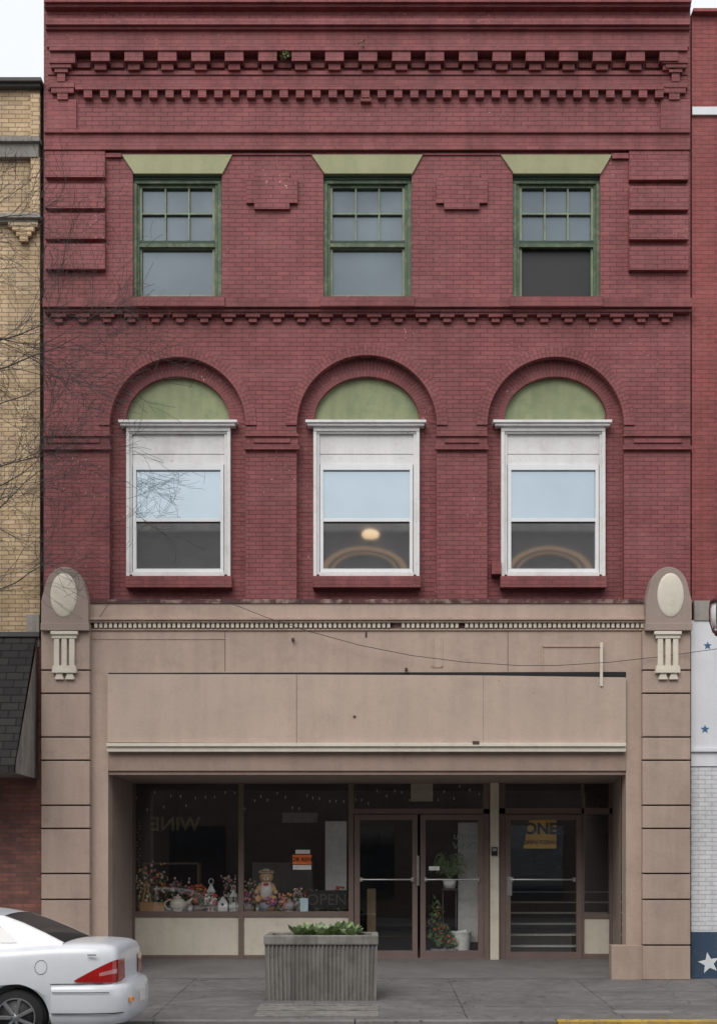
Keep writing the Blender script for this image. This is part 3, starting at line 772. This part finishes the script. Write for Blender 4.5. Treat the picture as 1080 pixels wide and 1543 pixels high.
# ============================================================ PLANTER
PE=empty('concrete_planter',(0,0,0))
pc=paint('planter_concrete',(.26,.245,.225),.9,.25,(.10,.095,.08),.75,.5,bump=.9,scale=1.5)
py_f=-2.5
xa=WX(397,py_f); xb=WX(570,py_f); zb=-.10; ztp=WZ(1410,py_f); dep=.95
p=Part('fluted_body',pc,PE)
def outline(ins,amp):
    pts=[]
    x0,x1,y0,y1=xa+ins,xb-ins,py_f+ins,py_f+dep-ins
    def seg(ax_,ay,bx_,by,nx,ny,nf):
        for i in range(nf):
            for t_,o in((0,0),(.18,amp),(.6,amp),(.78,0)):
                tt=(i+t_)/nf; pts.append((ax_+(bx_-ax_)*tt+nx*o,ay+(by-ay)*tt+ny*o))
    seg(x0,y0,x1,y0,0,1,27); seg(x1,y0,x1,y1,-1,0,16); seg(x1,y1,x0,y1,0,-1,27); seg(x0,y1,x0,y0,1,0,16)
    return pts
bot=outline(.03,.025); top=outline(.015,.025)
Bv=[p.bm.verts.new((x,y,zb)) for x,y in bot]; Tv=[p.bm.verts.new((x,y,ztp-.13)) for x,y in top]
for i in range(len(Bv)): p.bm.faces.new((Bv[i],Bv[(i+1)%len(Bv)],Tv[(i+1)%len(Tv)],Tv[i]))
p.done()
p=Part('rim',pc,PE,.018)
z0=ztp-.13
for a in ((xa,xb,py_f,py_f+.09),(xa,xb,py_f+dep-.09,py_f+dep),(xa,xa+.09,py_f+.09,py_f+dep-.09),(xb-.09,xb,py_f+.09,py_f+dep-.09)): p.wbox(*a,z0,ztp)
p.done()
p=Part('soil',plain('soil',(.03,.022,.015),.95),PE); p.wbox(xa+.08,xb-.08,py_f+.08,py_f+dep-.08,z0,ztp-.04); p.done()
p=Part('plants',leafm('planter_leaves',(.19,.26,.12)),PE)
for i in range(14):
    cx=random.uniform(WX(446,py_f),WX(538,py_f)); cy=random.uniform(py_f+.15,py_f+dep-.2)
    for j in range(26):
        a=random.uniform(0,6.28); el=random.uniform(.3,1.5); Ln=random.uniform(.12,.32)*random.choice((.7,1,1)); d=Vector((math.cos(a)*math.cos(el),math.sin(a)*math.cos(el),math.sin(el)))
        sd=d.cross(Vector((0,0,1))).normalized()*Ln*.24; o=Vector((cx,cy,ztp-.06)); m1=o+d*Ln*.55; tip=o+d*Ln*.9+Vector((0,0,-.03))
        p.face([o,m1+sd,tip,m1-sd])
p.done(recalc=False)
p=Part('planter_base_slab',pc,None,.01)
p.wbox(xa-.02,xb+.0,py_f-.9,py_f+dep+.1,-.2,-.105); p.wbox(xa+.05,xb-.1,py_f-.5,py_f-.42,-.12,-.085); p.wbox(xa+.0,xb+.0,-3.9,-3.41,-.2,-.125)
o=p.done()

# ============================================================ CAR
CAR=empty('parked_car',(0,0,0))
cw=NT('car_white_paint'); cw.b.inputs['Roughness'].default_value=.28; cw.b.inputs['Coat Weight'].default_value=.5; cw.b.inputs['Coat Roughness'].default_value=.08
cc=cw.mix(cw.ramp(cw.noise(3,5),.45,.75,0,.3),(.74,.77,.81),(.55,.57,.59)); cw.l(cc,cw.b.inputs['Base Color']); cw=cw.m
cg=glass_opaque('car_glass',(.012,.013,.014),.14,.02)
XR=-2.34; ZR=-.215; YC=-5.35
def CW_(x,y,h): return Vector((XR-x,YC+y,ZR+h))
sts=[(.12,.62,.42,.90),(.13,.70,.36,1.00),(.17,.765,.32,1.055),(.26,.815,.28,1.085),(.5,.85,.25,1.095),(.8,.86,.22,1.09),(1.2,.862,.21,1.06),(1.8,.865,.20,1.02),(2.5,.865,.20,1.0),(3.1,.865,.20,.985),(3.35,.86,.21,.98),(3.8,.85,.22,.92),(4.2,.82,.24,.83),(4.42,.76,.28,.74),(4.5,.66,.33,.62)]
def sec(wd_,hb,ht):
    H=ht-hb
    pr=[(0,hb),(.86*wd_,hb),(.95*wd_,hb+.05),(.985*wd_,hb+.18*H),(1.0*wd_,hb+.45*H),(.995*wd_,hb+.62*H),(.97*wd_,hb+.80*H),(.945*wd_,hb+.90*H),(.90*wd_,hb+.965*H),(.80*wd_,ht-.004),(.4*wd_,ht+.008),(0,ht+.012)]
    return pr
def sideY(x,h):
    for a,b in zip(sts[:-1],sts[1:]):
        if a[0]<=x<=b[0]:
            t_=(x-a[0])/(b[0]-a[0]); wd_,hb,ht=[a[i]+(b[i]-a[i])*t_ for i in(1,2,3)]; break
    pr=sec(wd_,hb,ht)[1:]
    for a,b in zip(pr[:-1],pr[1:]):
        if a[1]<=h<=b[1] and b[1]>a[1]: return a[0]+(b[0]-a[0])*(h-a[1])/(b[1]-a[1])
    return pr[-1][0]
p=Part('body',cw,CAR)
rings=[]
for x,wd_,hb,ht in sts:
    pr=sec(wd_,hb,ht); full=pr+[(-a,b) for a,b in pr[-2:0:-1]]
    rings.append([p.bm.verts.new(CW_(x,-a,b)) for a,b in full])
N=len(rings[0])
for a,b in zip(rings[:-1],rings[1:]):
    for i in range(N):
        f_=p.bm.faces.new((a[i],a[(i+1)%N],b[(i+1)%N],b[i])); f_.smooth=True
p.bm.faces.new(rings[0]); p.bm.faces.new(rings[-1][::-1])
body=p.done(sub=2)
cut=Part('cutter',M_black)
for wx in(1.17,3.72):
    for s_ in(-1,1):
        a=CW_(wx,s_*.62,.31); b=CW_(wx,s_*1.1,.31); cut.cyl(a,b,.355,seg=48)
co=cut.done()
bm_=body.modifiers.new('bool','BOOLEAN'); bm_.operation='DIFFERENCE'; bm_.object=co; bm_.solver='EXACT'
bpy.context.view_layer.update()
dg=bpy.context.evaluated_depsgraph_get()
nm=bpy.data.meshes.new_from_object(body.evaluated_get(dg)); body.modifiers.clear(); body.data=nm
bpy.data.objects.remove(co)
prof=[(.70,1.085),(.92,1.19),(1.15,1.29),(1.36,1.365),(1.6,1.41),(1.9,1.435),(2.3,1.435),(2.6,1.40),(2.8,1.34),(3.1,1.18),(3.42,.985)]
def cy(h): return .765-.20*((h-1.0)/.43)
p=Part('cabin',cw,CAR)
rows=[]
for x,h in prof:
    rows.append([p.bm.verts.new(CW_(x,v*cy(h),h+.025*(1-v*v))) for v in(-1,-.9,-.5,0,.5,.9,1)])
p.setm(cw); p.setm(cg)
for i,(a,b) in enumerate(zip(rows[:-1],rows[1:])):
    for j in range(6):
        f_=p.bm.faces.new((a[j],a[j+1],b[j+1],b[j])); f_.smooth=True
        f_.material_index=1 if (i in(0,1,2,8,9) and 0<j<5) else 0
for s_,idx in((-1,0),(1,6)):
    bs=[p.bm.verts.new(CW_(x,s_*.775,.98)) for x,h in prof]
    for i in range(len(prof)-1):
        f_=p.bm.faces.new((rows[i][idx],rows[i+1][idx],bs[i+1],bs[i])); f_.material_index=0
p.done()
p=Part('side_windows',cg,CAR)
for s_ in(-1,1):
    for pts in(((1.18,1.09),(1.42,1.30),(1.60,1.365),(2.08,1.385),(2.08,1.09)),((2.16,1.09),(2.16,1.385),(2.5,1.365),(2.75,1.28),(3.08,1.08))):
        p.face([CW_(x,s_*(cy(h)+.006),h) for x,h in pts])
p.done(recalc=False)
pln=[(0,0),(0,.35),(.02,.58),(.07,.73),(.17,.83),(.4,.872),(.79,.878)]
full=[(x,-y) for x,y in pln[::-1]]+pln[1:]
p=Part('rear_bumper',cw,CAR)
prev=None
for h,ins in((.24,.05),(.29,.012),(.40,.0),(.52,.0),(.60,.008),(.645,.03),(.66,.08),(.655,.2)):
    cur=[p.bm.verts.new(CW_(x+ins*(1 if abs(y)<.8 else 0),y*(1-ins*.9),h)) for x,y in full]
    if prev:
        for i in range(len(cur)-1):
            f_=p.bm.faces.new((prev[i],prev[i+1],cur[i+1],cur[i])); f_.smooth=True
    prev=cur
p.done()
tl=plain('tail_light_red',(.42,.012,.012),.15,coat=1); am=plain('reverse_white',(.55,.25,.24),.2,coat=1)
p=Part('tail_light',tl,CAR)
for s_ in(-1,1):
    g_=[]
    for i in range(11):
        x=.13+.42*i/10; t_=i/10
        lo=.675+.015*t_; hi=.915-.21*t_**1.15
        g_.append([CW_(x,s_*(sideY(x,lo+(hi-lo)*j/5)+.010),lo+(hi-lo)*j/5) for j in range(6)])
    for i in range(10):
        for j in range(5):
            p.setm(am if (j==2 and i<4) else tl); p.face([g_[i][j],g_[i+1][j],g_[i+1][j+1],g_[i][j+1]],True)
    p.setm(tl); p.face([CW_(.112,s_*.62,.68),CW_(.12,s_*.72,.68),CW_(.125,s_*.70,.91),CW_(.112,s_*.4,.91),CW_(.108,s_*.4,.70)])
p.done(recalc=False)
p=Part('seams_and_trim',M_black,CAR)
def seam(pts,s_=-1,wd_=.004):
    for (x0_,h0),(x1_,h1) in zip(pts[:-1],pts[1:]):
        p.cyl(CW_(x0_,s_*(sideY(x0_,h0)-wd_*.4),h0),CW_(x1_,s_*(sideY(x1_,h1)-wd_*.4),h1),wd_,seg=5)
seam([(.9+.065*math.cos(a/10*6.283),.84+.075*math.sin(a/10*6.283)) for a in range(11)],wd_=.0025)
seam([(.17,.66),(.3,.665),(.5,.668),(.8,.665)])
seam([(1.56,.45),(1.6,.7),(1.42,.95),(1.38,1.0)])
p.tube([CW_(.06,-.745,.36),CW_(.19,-.85,.36),CW_(.4,-.885,.36),(CW_(.78,-.888,.36))],.006)
p.tube([CW_(.19,-.845,.58),CW_(.4,-.882,.58),CW_(.78,-.886,.58)],.004)
p.setm(plain('badge_grey',(.3,.3,.32),.4)); p.wbox(XR-.42,XR-.33,YC-.84,YC-.825,ZR+.96,ZR+.975)
p.setm(orng); p.wbox(XR-.02,XR+.012,YC-.62,YC-.52,ZR+.46,ZR+.51)
p.done()
tire=plain('tire_rubber',(.02,.02,.02),.8); rim=plain('wheel_silver',(.30,.31,.32),.4,.6)
for wx in(1.17,3.72):
    for s_ in(-1,1):
        p=Part('wheel',tire,CAR)
        a=CW_(wx,s_*.60,.31); b=CW_(wx,s_*.79,.31); p.cyl(a,b,.30,.30,40)
        p.cyl(CW_(wx,s_*.79,.31),CW_(wx,s_*.81,.31),.30,.27,40)
        p.setm(M_black); p.cyl(CW_(wx,s_*.805,.31),CW_(wx,s_*.813,.31),.20,.20,36)
        p.setm(rim); p.cyl(CW_(wx,s_*.81,.31),CW_(wx,s_*.83,.31),.055,.045,20)
        for k in range(7):
            a_=k*math.tau/7; p.cyl(CW_(wx+.04*math.cos(a_),s_*.82,.31+.04*math.sin(a_)),CW_(wx+.195*math.cos(a_),s_*.815,.31+.195*math.sin(a_)),.022,.026,6)
        pts=[CW_(wx+.2*math.cos(k*math.tau/30),s_*.815,.31+.2*math.sin(k*math.tau/30)) for k in range(31)]
        p.tube(pts,.010)
        p.done()
p=Part('license_plate',wh,CAR); p.wbox(XR+.005,XR+.012,YC-.16,YC+.16,ZR+.42,ZR+.56); p.done()

# ============================================================ STREET LAMP (right edge)
SL=Part('street_lamp',plain('lamp_maroon',(.10,.02,.02),.4))
lx_=WX(1150,-3.2)
SL.cyl((lx_,-3.2,-.12),(lx_,-3.2,.5),.13,.10,16); SL.cyl((lx_,-3.2,.5),(lx_,-3.2,4.6),.06,.045,14)
c=W(1084,905,-3.2)
pts=[]
for k in range(13):
    a=math.radians(180-k*15); pts.append(Vector(((c.x+lx_)/2+(lx_-c.x)/2*math.cos(a),-3.2,4.6+.35*math.sin(a))))
SL.tube([Vector((lx_,-3.2,4.6))]+pts[::-1],.022,8)
cz=W(1084,925,-3.2).z
SL.cyl((c.x,-3.2,cz-.22),(c.x,-3.2,cz-.28),.09,.05,16); SL.cyl((c.x,-3.2,cz+.14),(c.x,-3.2,cz+.24),.13,.04,16)
for k in range(6):
    a=k*math.tau/6; SL.tube([(c.x+r_*math.cos(a),-3.2+r_*math.sin(a),cz+z_) for r_,z_ in((.08,-.24),(.125,-.1),(.13,.05),(.11,.17))],.010,6)
SL.setm(plain('lamp_globe',(.75,.75,.75),.25)); SL.sphere((c.x,-3.2,cz),(.115,.115,.21),20,14)
SL.done()

def curve(name,splines,mat,bev):
    cu=bpy.data.curves.new(name,'CURVE'); cu.dimensions='3D'; cu.bevel_depth=bev; cu.bevel_resolution=1; cu.materials.append(mat)
    for pts in splines:
        sp_=cu.splines.new('POLY'); sp_.points.add(len(pts)-1)
        for q,(co_,r_) in zip(sp_.points,pts): q.co=(*co_,1); q.radius=r_
    o=bpy.data.objects.new(name,cu); scene.collection.objects.link(o); return o
pts=[(150,930),(165,908),(195,905),(280,903),(345,908),(400,930),(460,950),(540,972),(620,988),(700,998),(780,1003),(840,1003),(920,998),(1000,989),(1080,978),(1200,960)]
curve('overhead_cable',[[(W(a,b,-.22 if i>0 else -.1),1) for i,(a,b) in enumerate(pts)]],M_black,.0045)

# ============================================================ BARE TREE
spl=[]
random.seed(21)
def branch(p0,d,L,r_,lvl):
    n=7; pts=[(p0.copy(),r_)]; q=p0.copy(); dd=d.copy()
    for i in range(n):
        dd=(dd+Vector([random.gauss(0,.12) for _ in range(3)])+Vector((0,0,.02))).normalized()
        q=q+dd*L/n; rr=r_*(1-.75*(i+1)/n); pts.append((q.copy(),max(rr,.0022)))
        if lvl<4 and i>0:
            for _ in range(2 if lvl==1 else 1):
                if random.random()<.72:
                    ax_=Vector([random.gauss(0,1) for _ in range(3)]).normalized()
                    nd=(dd+ax_*.75).normalized()
                    branch(q,nd,L*random.uniform(.45,.62),rr*.5,lvl+1)
    spl.append(pts)
tx=-6.2; ty_=-2.0
spl.append([(Vector((tx,ty_,-.1)),.13),(Vector((tx+.03,ty_,1.5)),.11),(Vector((tx,ty_,3.2)),.10),(Vector((tx+.02,ty_,4.5)),.08),(Vector((tx,ty_,6.5)),.06),(Vector((tx-.1,ty_,8.5)),.035),(Vector((tx,ty_,10.5)),.012)])
for z in (5.0,5.8,6.4,7.0,7.6,8.1,8.6,9.2,9.8,10.3):
    for a in (random.uniform(-.3,.3),random.uniform(2.2,4.2)):
        branch(Vector((tx,ty_,z)),Vector((math.cos(a),math.sin(a)*.7,random.uniform(.0,.45))).normalized(),random.uniform(2.0,2.7)*(1 if z<9 else .8),.018,1)
curve('bare_tree',spl,paint('tree_bark',(.08,.07,.065),.9,.3),1.0)

p=Part('cornice_weeds',leafm('weed_green',(.12,.15,.05)),B)
for px,py,rr,n_ in((430,82,.09,80),(546,66,.08,14)):
    c=W(px,py,-.18); p.leaves(c,(rr,.04,rr*.7),n_,.04)
p.done(recalc=False)

# ============================================================ LIGHT / WORLD / CAMERA
el=math.radians(48); rotz=math.radians(200)
wd=bpy.data.worlds.new('World'); scene.world=wd; wd.use_nodes=True; nt=wd.node_tree
bg=nt.nodes['Background']; sk=nt.nodes.new('ShaderNodeTexSky'); sk.sky_type='NISHITA'; sk.sun_disc=False
sk.sun_elevation=el; sk.sun_rotation=rotz; sk.dust_density=4; sk.air_density=1.0; sk.ozone_density=1.0
mx=nt.nodes.new('ShaderNodeMix'); mx.data_type='RGBA'; mx.inputs[0].default_value=.72
nt.links.new(sk.outputs[0],mx.inputs[6]); mx.inputs[7].default_value=(8.3,8.4,8.6,1)   # overcast cloud layer
nt.links.new(mx.outputs[2],bg.inputs['Color']); bg.inputs['Strength'].default_value=.15
sl=bpy.data.lights.new('sun','SUN'); sl.energy=1.4; sl.angle=math.radians(40); sl.color=(1,.97,.94)
so=bpy.data.objects.new('sun',sl); scene.collection.objects.link(so)
sd=Vector((math.sin(rotz)*math.cos(el),math.cos(rotz)*math.cos(el),math.sin(el)))
so.rotation_euler=sd.to_track_quat('Z','Y').to_euler()
cam=bpy.data.cameras.new('camera'); co=bpy.data.objects.new('camera',cam); scene.collection.objects.link(co)
co.location=(CX,-D,CZ); co.rotation_euler=(math.radians(90),0,0)
cam.sensor_fit='HORIZONTAL'; cam.sensor_width=36; cam.lens=36*D/10.8
cam.shift_x=-(VX-540)/1080; cam.shift_y=(VY-771.5)/1080; cam.clip_end=1500
scene.camera=co
scene.view_settings.view_transform='Standard'; scene.view_settings.look='None'; scene.view_settings.exposure=0
